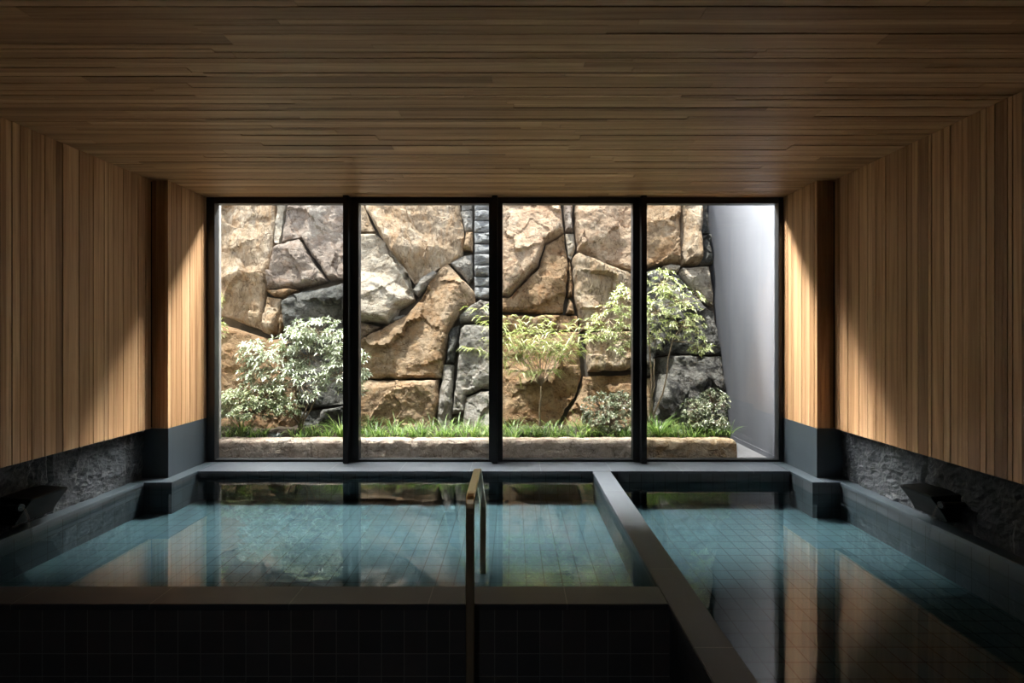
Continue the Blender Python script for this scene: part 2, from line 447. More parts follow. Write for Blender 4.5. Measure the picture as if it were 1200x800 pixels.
# ---- handrail (bent flat bar)
hr = empty('handrail', (-.177, 1.965, -.329), 'slim metal handrail bent over the front edge of the left pool', 'handrail')
def bar(name, pts, w, t, label=None):
    verts, faces = [], []
    for i, p in enumerate(pts):
        a = pts[max(0, i - 1)]; b = pts[min(len(pts) - 1, i + 1)]
        d = (b - a).normalized(); nrm = Vector((1, 0, 0)).cross(d).normalized()
        for (sx, sn) in ((-1, -.6), (-.8, -1), (.8, -1), (1, -.6), (1, .6), (.8, 1), (-.8, 1), (-1, .6)):
            verts.append(p + Vector((sx * w / 2, 0, 0)) + nrm * sn * t / 2)
    n = 8
    for i in range(len(pts) - 1):
        for k in range(n):
            faces.append((i * n + k, i * n + (k + 1) % n, (i + 1) * n + (k + 1) % n, (i + 1) * n + k))
    faces.append(tuple(range(n))[::-1]); faces.append(tuple((len(pts) - 1) * n + k for k in range(n)))
    me = bpy.data.meshes.new(name); me.from_pydata(verts, [], faces); me.update()
    bm = bmesh.new(); bm.from_mesh(me); bmesh.ops.recalc_face_normals(bm, faces=bm.faces); bm.to_mesh(me); bm.free()
    return link(name, me, M['steel'], hr)
X0 = -.177
def yz(y, z): return Vector((X0, y, z))
def arc(a, c, b, n=6):
    return [a * (1 - t) ** 2 + c * 2 * t * (1 - t) + b * t * t for t in [i / n for i in range(n + 1)]]
bar('front_post', [yz(1.965, -.329), yz(1.965, .41)], .035, .018)
bar('top_bar', arc(yz(1.965, .41), yz(1.965, .47), yz(2.02, .472)) + arc(yz(2.33, .472), yz(2.385, .472), yz(2.43, .437))
    + arc(yz(2.74, .195), yz(2.79, .156), yz(2.79, .10)), .035, .018)
bar('rear_post', [yz(2.79, .10), yz(2.79, -.244)], .035, .018)

# ---- water spouts on the stone bands
def spout(x, sgn, y0, y1, label, slabel):
    o = empty('water_spout', (x, (y0 + y1) / 2, .04), label, 'water spout')
    prof = [(-.03, .212), (.0, .208), (.178, .196), (.182, .186), (.150, .145), (.120, .105), (.098, .068), (.09, .046), (-.03, .046)]
    n = len(prof); verts = []; faces = []
    for y in (y0, y1):
        for (d, z) in prof: verts.append((x - sgn * d, y, z))
    for k in range(n): faces.append((k, (k + 1) % n, n + (k + 1) % n, n + k))
    faces += [tuple(range(n))[::-1], tuple(range(n, 2 * n))]
    me = bpy.data.meshes.new('hood'); me.from_pydata(verts, [], faces)
    bm = bmesh.new(); bm.from_mesh(me); bmesh.ops.recalc_face_normals(bm, faces=bm.faces)
    bmesh.ops.bevel(bm, geom=bm.edges[:], offset=.003, segments=1, affect='EDGES'); bm.to_mesh(me); bm.free()
    link('hood', me, M['spout'], o)
    v, f = [], []
    yp = y0 - .03
    pz = .160
    tube(v, f, [Vector((x + sgn * .02, yp, pz)), Vector((x - sgn * .155, yp, pz))], [.016, .016], 12)
    me = bpy.data.meshes.new('pipe'); me.from_pydata(v, [], f); pp = link('pipe', me, M['spout'], o, False)
    v, f = [], []
    tube(v, f, [Vector((x - sgn * .145, yp, pz)), Vector((x - sgn * .158, yp, pz))], [.020, .020], 12)
    me = bpy.data.meshes.new('nozzle_ring'); me.from_pydata(v, [], f); nr = link('nozzle_ring', me, M['black'])
    nr.parent = pp; nr.matrix_parent_inverse = Matrix.Translation(-Vector(o.location)) @ Matrix.Translation(Vector(o.location))
    v, f = [], []
    wz = -.046 if sgn < 0 else -.086
    pts = [Vector((x - sgn * (.158 + .34 * t), yp, pz + .05 * t - 4.9 * t * t * 1.1)) for t in [i * .012 for i in range(40)] if pz + .05 * t - 5.39 * t * t > wz - .004]
    tube(v, f, pts, [.008 - .004 * i / len(pts) for i in range(len(pts))], 8)
    me = bpy.data.meshes.new('water_stream'); me.from_pydata(v, [], f)
    tag(recentre(link('water_stream', me, M['stream'], None, True)), slabel, 'water')
spout(LS, -1, 2.745, 2.975, 'black wedge shaped water spout on the left stone band', 'thin clear stream arching from the left spout')
spout(RS, 1, 2.79, 3.02, 'black wedge shaped water spout on the right stone band', 'thin clear stream arching from the right spout')

# ---- window: four glazed bays
mx = [LP, (412.5 - VX) * DW / F, (581 - VX) * DW / F, (749 - VX) * DW / F, RP]
panes = [(253, 404.5), (421, 573), (589, 741), (757, 911)]
for i in range(4):
    a, b = mx[i], mx[i + 1]
    p0, p1 = [(k - VX) * DW / F for k in panes[i]]
    zt = CEIL - .055
    g0, g1, h0, h1 = a + .0015, b - .0015, DW - .02, DW + .05
    fr = boxes('window_%d' % (i + 1), [(g0, p0, h0, h1, 0.0, CEIL), (p1, g1, h0, h1, 0.0, CEIL), (p0, p1, h0, h1, 0.0, .019), (p0, p1, h0, h1, zt, CEIL)], M['black'], None, .002)
    fr['kind'] = 'structure'
    fr['label'] = ['leftmost black framed pane, large pale shrub outside', 'black framed pane second from left, tan boulders outside',
                   'black framed pane third from left, yellow green fronds outside', 'rightmost black framed pane, grey concrete wall outside'][i]
    boxes('glass_pane', [(p0 - .01, p1 + .01, DW + .012, DW + .022, .012, zt + .01)], M['glass'], fr, 0)
for i, dx in ((1, -.028), (2, -.006), (3, .022)):
    x = mx[i] + dx
    o = struct('trim_%d' % (4 + i), [(x - .024, x + .024, DW - .085, DW - .0205, .0, CEIL)], M['black'], .003,
               ['black mullion post between the first and second panes', 'black mullion post between the two middle panes', 'black mullion post between the third and fourth panes'][i - 1])
# facade above the window, seen only from the garden
struct('wall_facade', [(LW - .9, RW + .3, DW + .051, DW + .07, CEIL + .001, 2.6)], M['render'], 0)
struct('wall_facade_left', [(-4.3, LP, DW + .062, DW + .2, -.6, CEIL)], M['render'], 0)
struct('wall_facade_right', [(RP, RW + .3, DW + .062, DW + .2, -.6, CEIL)], M['render'], 0)

# ------------------------------------------------------------------ garden
struct('ground', [(-4.4, 2.6, DW + .06, 6.2, -.3, -.012)], M['gravel'], 0)
CW = 2.352
struct('wall_garden_right', [(CW, CW + .2, DW + .055, 6.6, -.3, 5.6)], M['concrete'], .003, 'smooth grey concrete wall at the right end of the garden')
struct('trim_8', [(CW - .006, CW - .0005, DW + .06, 5.6, -.012, .035)], M['concrete'], .001, 'thin concrete skirting at the foot of the grey wall')
struct('wall_garden_left', [(-4.4, -4.2, DW + .2, 7.0, -.3, 3.2)], M['render'], 0)
SL = .229
def backing():
    o = 0.175
    v = []
    for x in (-4.3, CW):
        for (z, dy) in ((-.2, o), (5.6, o), (5.6, o + .6), (-.2, o + 1.9)):
            v.append((x, 5.2 + SL * (z - .1) + dy, z))
    me = bpy.data.meshes.new('wall_garden_back'); me.from_pydata(v, [], [(0, 1, 2, 3), (7, 6, 5, 4), (0, 4, 5, 1), (1, 5, 6, 2), (2, 6, 7, 3), (3, 7, 4, 0)])
    o = link('wall_garden_back', me, M['mortar']); o['kind'] = 'structure'
backing()

# ---- boulders of the retaining wall: outlines stand in the sloping plane of the wall
nl = math.sqrt(1 + SL * SL)
TV = Vector((0, SL, 1)) / nl; NV = Vector((0, -1, SL)) / nl
P0 = Vector((0, 5.2 - SL * .1, 0))
def plane_uv(px, py):
    b = -(py - VY) / F
    Y = (5.2 + SL * (EYE - .1)) / (1 - SL * b)
    p = Vector(((px - VX) / F * Y, Y, EYE + b * Y))
    return Vector((p.x, (p - P0).dot(TV)))

def inside(p, poly):
    c = False; n = len(poly)
    for i in range(n):
        a, b = poly[i], poly[i - 1]
        if (a.y > p.y) != (b.y > p.y) and p.x < (b.x - a.x) * (p.y - a.y) / (b.y - a.y) + a.x: c = not c
    return c
def edge_dist(p, poly):
    d = 9
    for i in range(len(poly)):
        a, b = poly[i - 1], poly[i]; ab = b - a; L = ab.length_squared
        t = max(0, min(1, (p - a).dot(ab) / L)) if L else 0
        d = min(d, (p - a - ab * t).length)
    return d

def boulder(name, pts, mat, label, cat, ridges=(), seed=0, H=.09, rough=1.0, group=None, wmul=1.0):
    r = random.Random(seed)
    raw = [plane_uv(*p) for p in pts]
    for q0 in raw: q0.x = max(-4.18, min(2.345, q0.x))
    area = sum(raw[i - 1].x * raw[i].y - raw[i].x * raw[i - 1].y for i in range(len(raw)))
    if area < 0: raw.reverse()
    cen = sum(raw, Vector((0, 0))) / len(raw)
    size = math.sqrt(abs(area) / 2)
    step = .045 if size > .2 else .025
    poly = []
    for i in range(len(raw)):
        a, b = raw[i], raw[(i + 1) % len(raw)]
        n = max(1, int((b - a).length / step))
        for k in range(n): poly.append(a.lerp(b, k / n))
    amp = min(.016, size * .05)
    q = []
    for i, p in enumerate(poly):
        a, b = poly[i - 1], poly[(i + 1) % len(poly)]
        t = (b - a).normalized() if (b - a).length > 1e-6 else Vector((1, 0))
        nrm = Vector((t.y, -t.x))
        j = noise.noise(Vector((p.x * 9, p.y * 9, seed * 3.1))) + .6 * noise.noise(Vector((p.x * 24, p.y * 24, seed)))
        q.append(p + nrm * (j * amp - .001))
    poly = q
    H = min(H, .03 + size * .22)
    chips = []
    for k in range(int(5 + size * 16)):
        an = r.uniform(0, 6.283); g = r.uniform(.05, .30)
        chips.append((cen + Vector((r.uniform(-1, 1), r.uniform(-1, 1))) * size * .9, Vector((math.cos(an), math.sin(an))) * g, r.uniform(-.010, .012)))
    # chipped facets
    fac = []
    if size > .15:
        for k in range(4 if size > .4 else 3):
            an = r.uniform(0, 2 * math.pi); g = r.uniform(.2, .6)
            c = cen + Vector((r.uniform(-.3, .3), r.uniform(-.3, .3))) * size
            fac.append((c, Vector((math.cos(an), math.sin(an))) * g, H * r.uniform(.8, 1.15)))
    rd = []
    for (a, b, hh, su, sd) in ridges:
        a = plane_uv(*a); b = plane_uv(*b); t = (b - a).normalized(); nn = Vector((-t.y, t.x))
        if nn.y < 0: nn = -nn
        rd.append((a, nn, hh, su, sd))
    w = min(.014, size * .06) * wmul
    def height(p, d):
        h = H
        if rd:
            h = min([hh - (su * (p - a).dot(nn) if (p - a).dot(nn) > 0 else -sd * (p - a).dot(nn)) for (a, nn, hh, su, sd) in rd])
            h = max(h, H * .15)
        elif fac:
            h = max(min([h0 + g.dot(p - c) for (c, g, h0) in fac] + [H * 1.25]), H * .2)
        e = 1 - math.exp(-d / w)
        v = Vector((p.x * 3.2, p.y * 3.2, seed * 1.7))
        nz = noise.fractal(v * 1.2, .75, 2.1, 6) * .022 + (noise.ridged_multi_fractal(v * 1.6, .9, 2.0, 5, 1.0, 2.0) - 1) * .009
        if chips:
            pj = p + Vector((noise.noise(v * 2.5), noise.noise(v * 2.5 + Vector((7, 3, 1))))) * .05
            q0 = min(chips, key=lambda c: (c[0] - pj).length_squared)
            nz += q0[2] + q0[1].dot(p - q0[0])
        return h * e + nz * rough * min(1, d / .02 + .15)
    cell = .020 if size > .3 else .014
    inner = []
    x0, x1 = min(p.x for p in poly), max(p.x for p in poly); y0, y1 = min(p.y for p in poly), max(p.y for p in poly)
    ny = int((y1 - y0) / cell) + 1; nx = int((x1 - x0) / cell) + 1
    for j in range(ny + 1):
        for i in range(nx + 1):
            p = Vector((x0 + (i + (.5 if j % 2 else 0) + r.uniform(-.2, .2)) * cell, y0 + (j + r.uniform(-.2, .2)) * cell))
            if inside(p, poly):
                d = edge_dist(p, poly)
                if d > cell * .45: inner.append((p, d))
    n = len(poly)
    co = poly + [p for p, d in inner]
    vo, eo, fo, *_ = geometry.delaunay_2d_cdt(co, [(i, (i + 1) % n) for i in range(n)], [], 1, 1e-6)
    bm = bmesh.new(); top = []
    for p in vo:
        d = edge_dist(p, poly)
        P = P0 + Vector((p.x, 0, 0)) + TV * p.y + NV * (height(p, d) - .07)
        top.append(bm.verts.new(P))
    for f in fo:
        try: bm.faces.new([top[i] for i in f])
        except ValueError: pass
    bm.normal_update()
    if bm.faces and sum(f.normal.dot(NV) for f in bm.faces) < 0: bmesh.ops.reverse_faces(bm, faces=bm.faces[:])
    be = [e for e in bm.edges if len(e.link_faces) == 1]
    ex = bmesh.ops.extrude_edge_only(bm, edges=be)
    nv = [g for g in ex['geom'] if isinstance(g, bmesh.types.BMVert)]
    for v in nv: v.co -= NV * .085
    bmesh.ops.holes_fill(bm, edges=[e for e in bm.edges if len(e.link_faces) == 1])
    bmesh.ops.recalc_face_normals(bm, faces=bm.faces[:])
    me = bpy.data.meshes.new(name); bm.to_mesh(me); bm.free()
    o = link(name, me, mat, None, False)
    return tag(recentre(o), label, cat, group)

UP = 150
ROCKS = [
 ([(150,UP),(319,UP),(320,238),(316.5,280),(311,308),(307.5,339),(305.5,356),(302.3,384),(284,379),(268,372),(253,367),(150,368)], 'tan', 'huge tan boulder filling the top left of the leftmost pane', ()),
 ([(322,UP),(333,UP),(331.5,238),(326.4,266),(323,282),(317.5,281),(321.5,238)], 'pale', 'narrow pale sliver of stone between two boulders in the leftmost pane', ()),
 ([(335,UP),(413,UP),(413,323),(383,325),(372,309),(359,290),(350,275),(335,277),(326,281),(329,266),(334,238)], 'mauve', 'big grey pink boulder at the top right of the leftmost pane', ()),
 ([(320,288),(334,280),(347,277.5),(356,290.6),(369,310),(380,326),(354,333),(343,334.5),(310,336),(312,312.5)], 'mauve', 'rounded mound shaped grey pink boulder above the dark rock', (((322,292),(356,288),.10,.8,.05),)),
 ([(308,338),(338,335.5),(346,337.5),(336,342),(327.5,346),(314,343)], 'ochre', 'small flat ochre stone wedged under the rounded boulder', ()),
 ([(309,345),(325.5,348),(324,367),(320,388),(312,390),(304,387),(306,365)], 'tan', 'upright tan block left of the dark rock in the leftmost pane', ()),
 ([(327,357),(330,376),(328,383),(322.5,389),(325,369)], 'ochre', 'thin ochre chip beside the upright tan block', ()),
 ([(327.5,352),(334,344),(360,338.5),(413,327),(413,440),(402,472),(352,478),(336,430),(331.5,385)], 'dark', 'large dark grey rock behind the pale shrub', (((330,356),(413,336),.14,.9,.05),((335,372),(370,350),.15,.1,.4))),
 ([(150,371),(254,378),(284,386),(310,395),(331,396),(334,435),(346,480),(346,510),(150,510)], 'brown', 'smooth brown boulder at the bottom left above the low shrub', (((250,381),(310,397),.12,1.1,.0),)),
 ([(350,482),(402,475),(412,444),(412,508),(349,508)], 'dark', 'dark low rock behind the stems of the pale shrub', ()),
 # second pane
 ([(415,UP),(424,UP),(425,240),(433,258),(438,267),(415,269)], 'tan', 'small tan stone at the top left corner of the second pane', ()),
 ([(427,UP),(537,UP),(537.5,238),(543,266),(541,298),(513,312),(484,330),(471,309),(457,294),(441,268),(434,256),(427,240)], 'tan', 'big pale tan boulder with a bright diagonal ridge at the top of the second pane', (((434,270),(470,292),.16,.45,.05),((468,292),(520,245),.16,.10,.35))),
 ([(414,272),(438,271),(455,284),(468,297),(481,331),(484,348),(467,360),(455,378),(423,374),(414,374)], 'pale', 'pale boulder with a sharp lit top face at the left of the second pane', (((414,313),(442,333),.17,1.0,-.05),((440,333),(482,338),.17,1.0,-.05))),
 ([(506,314),(512,317.5),(497.5,334),(488,344),(482,338),(491,324)], 'grey', 'small elongated grey stone leaning under the ridged boulder', ()),
 ([(522.6,306),(532,315.5),(541,324),(555,338.5),(556.5,352),(541,363),(534,373),(524,390),(520.5,415),(516,441),(505,442),(423,442),(413,442),(413,402),(424,395),(451,381),(474,367),(493,348),(507,320)], 'ochre', 'largest ochre boulder slanting across the middle of the second pane', (((498,343),(532,340),.16,.75,.10),((533,343),(522,400),.16,.6,.6),((430,400),(500,350),.16,.5,.06))),
 ([(413,377),(423,376.5),(443,381),(424,393),(413,399)], 'mauve', 'small brown grey stone at the left frame under the pale boulder', ()),
 ([(453,379.5),(463,369),(473,367),(470,375)], 'grey', 'little grey filler stone beside the slanting ochre boulder', ()),
 ([(539.5,UP),(553,UP),(553,241),(540.5,242)], 'grey', 'grey stone at the very top left of the thin slab stack', ()),
 ([(539,245),(553,243.6),(553,266.5),(544.5,268)], 'grey', 'square grey stone beside the top of the thin slab stack', ()),
 ([(545.6,270),(553.5,270),(553.5,292),(542.5,289)], 'ochre', 'small orange stone left of the thin slab stack', ()),
 ([(528,306),(539,298.5),(553,295.5),(553,323),(548,328),(532.5,311.5)], 'grey', 'rough grey triangular stone left of the thin slab stack', ()),
 ([(537,367),(545.6,359),(563,351),(586,350),(586,374),(538,375.5)], 'grey', 'flat grey wedge stone below the thin slab stack', ()),
 ([(538.5,383),(545,379),(586,378),(586,455),(563,454),(546,463),(543,482),(528.5,484),(533,448),(536,414)], 'grey', 'speckled grey boulder right of the dark upright stone', (((548,382),(582,392),.08,.3,.05),)),
 ([(545,466),(563,457),(586,458),(586,508),(541,508),(543,485)], 'grey', 'low grey rock at the foot of the speckled grey boulder', ()),
 ([(525.5,384),(537,380),(536,398),(533,411.5),(530,424),(522,424),(524,401)], 'dark', 'dark wedge of stone above the upright grey post stone', ()),
 ([(519.5,426.5),(531,426.5),(529.5,457.5),(526,508),(509,508),(515,455)], 'grey', 'upright grey post shaped stone rising from the grass', ()),
 ([(413,444),(513,444),(513.5,464),(508.5,488),(507,508),(413,508)], 'ochre', 'long ochre boulder just above the grass in the second pane', (((440,455),(512,450),.10,.6,.06),)),
 # third pane
 ([(588,UP),(658,UP),(658,238),(661,270),(639,283),(630,310),(596.5,344),(588,343)], 'pink', 'large pinkish boulder with a sloping lit face at the top left of the third pane', (((588,285),(655,255),.16,.30,-.05),((640,283),(600,344),.16,.2,.15))),
 ([(640,285),(661.5,272),(667,312.5),(663,345),(661,364),(645,365),(620,363),(588,361.5),(588,347),(597,347),(631,312)], 'brown', 'shaded brown boulder tucked under the large pinkish one', ()),
 ([(660.5,UP),(672,UP),(671.5,268),(662.5,268)], 'mauve', 'dark reddish upright sliver at the top of the third pane', ()),
 ([(663,271),(673.5,271),(675,288),(670,301.5),(667,299)], 'pale', 'small pale chip below the dark reddish sliver', ()),
 ([(668,304),(671,318),(672,345),(666,345)], 'brown', 'thin brown filler stone in the crack of the third pane', ()),
 ([(667.5,348),(673,354),(674,365),(664,365)], 'brown', 'tiny brown wedge at the foot of the crack in the third pane', ()),
 ([(674,UP),(748,UP),(748,315),(711,306),(677,292),(674.5,272)], 'pink', 'big rough pinkish boulder at the top right of the third pane', ()),
 ([(671.5,300),(676.5,295.5),(712,309.5),(748,320),(748,384),(682.5,384.5),(677,362),(673,335)], 'tan', 'tan boulder with a bright slanting crest right of the crack', (((674,300),(748,332),.16,1.0,.08),((718,326),(684,384),.16,.06,.6))),
 ([(588,367),(630,368.5),(645.6,367),(677,368),(679.5,384),(640,386),(588,386)], 'brown', 'low reddish slab lying above the yellow green fronds', ()),
 ([(588,389),(640,388.5),(679,387.5),(680.6,414),(682,438),(676,462),(663,479),(650,508),(588,508)], 'brown', 'large rough brown boulder behind the yellow green fronds', (((590,480),(676,415),.12,.22,.25),)),
 ([(686.5,388),(748,386.5),(748,431.5),(690.5,433.5)], 'tan', 'square tan block framed by dark gaps in the third pane', (((716,386),(718,432),.09,.03,.10),)),
 ([(684,440),(748,437.5),(748,508),(654,508),(668,481),(679.5,462)], 'brown', 'wide brown boulder behind the low round leaved bush', ()),
 # fourth pane
 ([(750,UP),(799,UP),(798.5,306),(777,305.5),(757,311),(750,312)], 'ochre', 'tall ochre block at the top left of the rightmost pane', ()),
 ([(800,UP),(824,UP),(823,306.5),(800.5,308)], 'tan', 'tall pale tan block beside the ochre one in the rightmost pane', ()),
 ([(826,UP),(845,UP),(838,270),(825,270)], 'dark', 'dark strip of stone along the top of the concrete wall corner', ()),
 ([(825,273),(838,273),(840,306),(825,306)], 'dark', 'small dark stone against the concrete wall corner', ()),
 ([(779,309.5),(789,306.5),(799.5,311),(797,316),(784,315.5)], 'pale', 'small pale cap stone on top of the pitted dark rock', ()),
 ([(801.5,311),(834,309.5),(839,356),(827,348),(809,332),(799,318)], 'pale', 'pale grey chiselled block next to the concrete wall', ()),
 ([(750,319),(757,316),(769,312.5),(782,318),(797,320),(811,340),(828,357),(840,365),(846,400),(848,413),(787,412.5),(769,415),(765,438),(750,442)], 'pit', 'dark pitted rock behind the cream leaved small tree', ()),
 ([(770.5,418),(787,415),(848,416.5),(856,460),(862,508),(766,508),(767,480),(769,440)], 'pit', 'grey pitted rock at the bottom of the rightmost pane', ()),
 ([(750,446),(765,442),(764.5,508),(750,508)], 'tan', 'small tan stone behind the slender tree trunk', ()),
]
for k, (pts, mt, lab, rg) in enumerate(ROCKS):
    big = mt in ('pit', 'dark')
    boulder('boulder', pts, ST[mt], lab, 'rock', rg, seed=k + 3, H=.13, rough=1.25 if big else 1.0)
SLABS = [('topmost', 238, 243), ('second', 244.2, 254.8), ('third', 256, 269), ('fourth', 270, 281.8), ('fifth', 283, 294), ('sixth', 295.2, 307.8), ('seventh', 309, 320.8), ('eighth', 322, 333), ('lowest', 334.2, 345.5)]
for k, (w, a, b) in enumerate(SLABS):
    if k == 0: a = 215
    boulder('stone_slab', [(555.5, a), (587, a), (587, b), (555.5, b)], ST['slab'], '%s thin grey slab of the stack right of the triangular stone%s' % (w, ', counted from the top' if 0 < k < 8 else ''),
            'stone slab', (), seed=90 + k, H=.07, rough=.6, group='thin grey slabs stacked in the rock wall')

# ---- kerb stones, soil
def kerb(x0, x1, mat, label, seed):
    bm = bmesh.new(); nx = int((x1 - x0) / .03)
    prof = [(0, 0), (0, .03), (0, .06), (0, .09), (0, .12), (.004, .148), (.016, .164), (.034, .170), (.06, .172), (.09, .172), (.12, .172), (.15, .170), (.16, .15), (.16, 0)]
    rows = []
    for i in range(nx + 1):
        x = x0 + (x1 - x0) * i / nx; ed = min(i, nx - i) * .03
        row = []
        for (dy, z) in prof:
            v = Vector((x * 7, dy * 9 + seed, z * 9))
            n = noise.fractal(v * 1.4, .8, 2, 5) * .014 if z > 0 else 0
            n += noise.noise(v * 6) * .004 if z > 0 else 0
            ins = .012 * math.exp(-ed / .02)
            row.append(bm.verts.new((x, 4.405 + dy - (n if dy < .05 else 0) + ins * (1 if dy < .08 else -1), -.012 + max(0, z - (ins if z > .14 else 0)) + (n * .5 if dy >= .016 and z > .1 else 0))))
        rows.append(row)
    m = len(prof)
    for i in range(nx):
        for k in range(m - 1): bm.faces.new((rows[i][k], rows[i + 1][k], rows[i + 1][k + 1], rows[i][k + 1]))
        bm.faces.new((rows[i][m - 1], rows[i + 1][m - 1], rows[i + 1][0], rows[i][0]))
    bm.faces.new(rows[0][::-1]); bm.faces.new(rows[-1])
    bmesh.ops.recalc_face_normals(bm, faces=bm.faces[:])
    me = bpy.data.meshes.new('kerb_stone'); bm.to_mesh(me); bm.free()
    tag(recentre(link('kerb_stone', me, mat, None, False)), label, 'kerb stone', 'rough granite kerb stones in front of the planting bed')
def kx(px): return (px - VX) * 4.41 / F
kerb(-4.0, kx(481) - .004, ST['kerb'], 'pinkish granite kerb stone on the left, below the pale shrub', 1)
kerb(kx(481) + .004, kx(749) - .004, ST['kerb'], 'long grey pink granite kerb stone across the middle panes', 2)
kerb(kx(749) + .004, kx(864), ST['kerb_o'], 'orange tan granite kerb stone at the right end with a rounded corner', 3)

def soil():
    nx, ny = 130, 18; x0, x1, y0, y1 = -4.15, 2.05, 4.53, 5.34
    v, f = [], []
    for j in range(ny + 1):
        for i in range(nx + 1):
            x = x0 + (x1 - x0) * i / nx; y = y0 + (y1 - y0) * j / ny
            v.append((x, y, .135 + noise.fractal(Vector((x * 5, y * 5, 0)), .8, 2, 4) * .018))
    for j in range(ny):
        for i in range(nx): a = j * (nx + 1) + i; f.append((a, a + 1, a + nx + 2, a + nx + 1))
    me = bpy.data.meshes.new('soil'); me.from_pydata(v, [], f)
    o = link('soil', me, M['soil'], None, True); s = o.modifiers.new('t', 'SOLIDIFY'); s.thickness = .13; s.offset = -1
    tag(o, 'dark soil of the planting bed behind the kerb', 'soil', None, 'stuff')
soil()
SOIL = .14

# ------------------------------------------------------------------ plants
class Leaves:
    def __init__(s): s.v = []; s.f = []; s.t = []
    def leaf(s, b, d, L, W, droop=.25, t=.5, fold=.25, r=rnd):
        d = d.normalized()
        side = d.cross(Vector((0, 0, 1)))
        if side.length < .1: side = Vector((1, 0, 0))
        side.normalize(); up = side.cross(d).normalized()
        k = len(s.v)
        m = b + d * L * .45 + up * L * .04
        tip = b + d * L - Vector((0, 0, 1)) * droop * L
        s.v += [b, m - side * W / 2 + up * W * fold, m, m + side * W / 2 + up * W * fold, tip]
        s.f += [(k, k + 2, k + 1), (k, k + 3, k + 2), (k + 1, k + 2, k + 4), (k + 2, k + 3, k + 4)]
        s.t += [t] * 12
    def blade(s, b, d, L, W, bend, t):
        side = Vector((-d.y, d.x, 0))
        side = side.normalized() if side.length > .05 else Vector((1, 0, 0))
        k = len(s.v); n = 4
        for i in range(n + 1):
            u = i / n; p = b + Vector((d.x, d.y, 0)) * (L * (u * .35 + bend * u * u)) + Vector((0, 0, 1)) * L * (u - .55 * bend * u * u * u * 1.2)
            w = W * (1 - u ** 2) / 2 + .0004
            s.v += [p - side * w, p + side * w]
        for i in range(n):
            s.f.append((k + 2 * i, k + 2 * i + 1, k + 2 * i + 3, k + 2 * i + 2)); s.t += [t] * 4
    def build(s, name, mat, parent):
        me = bpy.data.meshes.new(name); me.from_pydata(s.v, [], s.f)
        ca = me.color_attributes.new('tone', 'FLOAT_COLOR', 'CORNER')
        for i, t in enumerate(s.t): ca.data[i].color = (t, t, t, 1)
        return link(name, me, mat, parent)

def curve_pts(a, b, n, r, wob):
    out = []
    for i in range(n + 1):
        u = i / n; p = a.lerp(b, u)
        p += Vector((r.uniform(-1, 1), r.uniform(-1, 1), 0)) * wob * math.sin(u * math.pi) + Vector((0, 0, wob * .6 * math.sin(u * math.pi)))
        out.append(p)
    return out

def shrub(name, base, forks, blobs, n, leafspec, lmat, label, cat='shrub', seed=1, stem_r=.011, whorl=7, twig=True):
    """blobs: (px, py, depth, rx, rz, weight); forks: (blob indices share a fork) as pixel points"""
    r = random.Random(seed)
    root = empty(name, base, label, cat)
    V, Fc = [], []; LV = Leaves()
    heads = []
    for fk in forks:
        p = at(*fk); mid = curve_pts(Vector(base), p, 5, r, .03)
        tube(V, Fc, mid, [stem_r * (1 - .1 * i) for i in range(6)], 6); heads.append(p)
    tot = sum(b[5] for b in blobs)
    L, W, droop = leafspec
    for (px, py, d, rx, rz, wt) in blobs:
        c = at(px, py, d); rx *= d / F; rz *= d / F
        h = min(heads, key=lambda q: (q - c).length)
        tube(V, Fc, curve_pts(h, c, 4, r, .02), [stem_r * .55 * (1 - .14 * i) for i in range(5)], 5)
        m = int(n * wt / tot)
        for k in range(m):
            while True:
                q = Vector((r.uniform(-1, 1), r.uniform(-1, 1), r.uniform(-1, 1)))
                if .15 < q.length < 1: break
            q = q * (q.length ** -.35)
            p = c + Vector((q.x * rx, q.y * min(rx, .16), q.z * rz))
            if p.y > 5.16 + SL * (p.z - .1): p.y = 5.16 + SL * (p.z - .1) - r.uniform(0, .1)
            if p.z < SOIL + .02: p.z = SOIL + .02
            if twig and k % 2 == 0:
                s0 = c.lerp(p, .1); tube(V, Fc, [s0, s0.lerp(p, .5) + Vector((0, 0, -.006)), p], [.0032, .0026, .0016], 4)
            ax = Vector((q.x * .6 + r.uniform(-.4, .4), q.y * .6 - .35 + r.uniform(-.3, .3), .75 + r.uniform(-.3, .3))).normalized()
            s = ax.orthogonal().normalized(); u = ax.cross(s)
            a0 = r.uniform(0, 6.28); tb = r.uniform(0, .55)
            for j in range(whorl):
                an = a0 + 6.283 * j / whorl + r.uniform(-.2, .2)
                dd = (s * math.cos(an) + u * math.sin(an)) + ax * r.uniform(.15, .7)
                LV.leaf(p, dd, L * r.uniform(.7, 1.2), W * r.uniform(.8, 1.2), droop, min(1, tb + r.uniform(0, .5)))
    me = bpy.data.meshes.new('branches'); me.from_pydata(V, [], Fc); link('branches', me, M['bark'], root, True)
    LV.build('foliage', lmat, root)
    return root

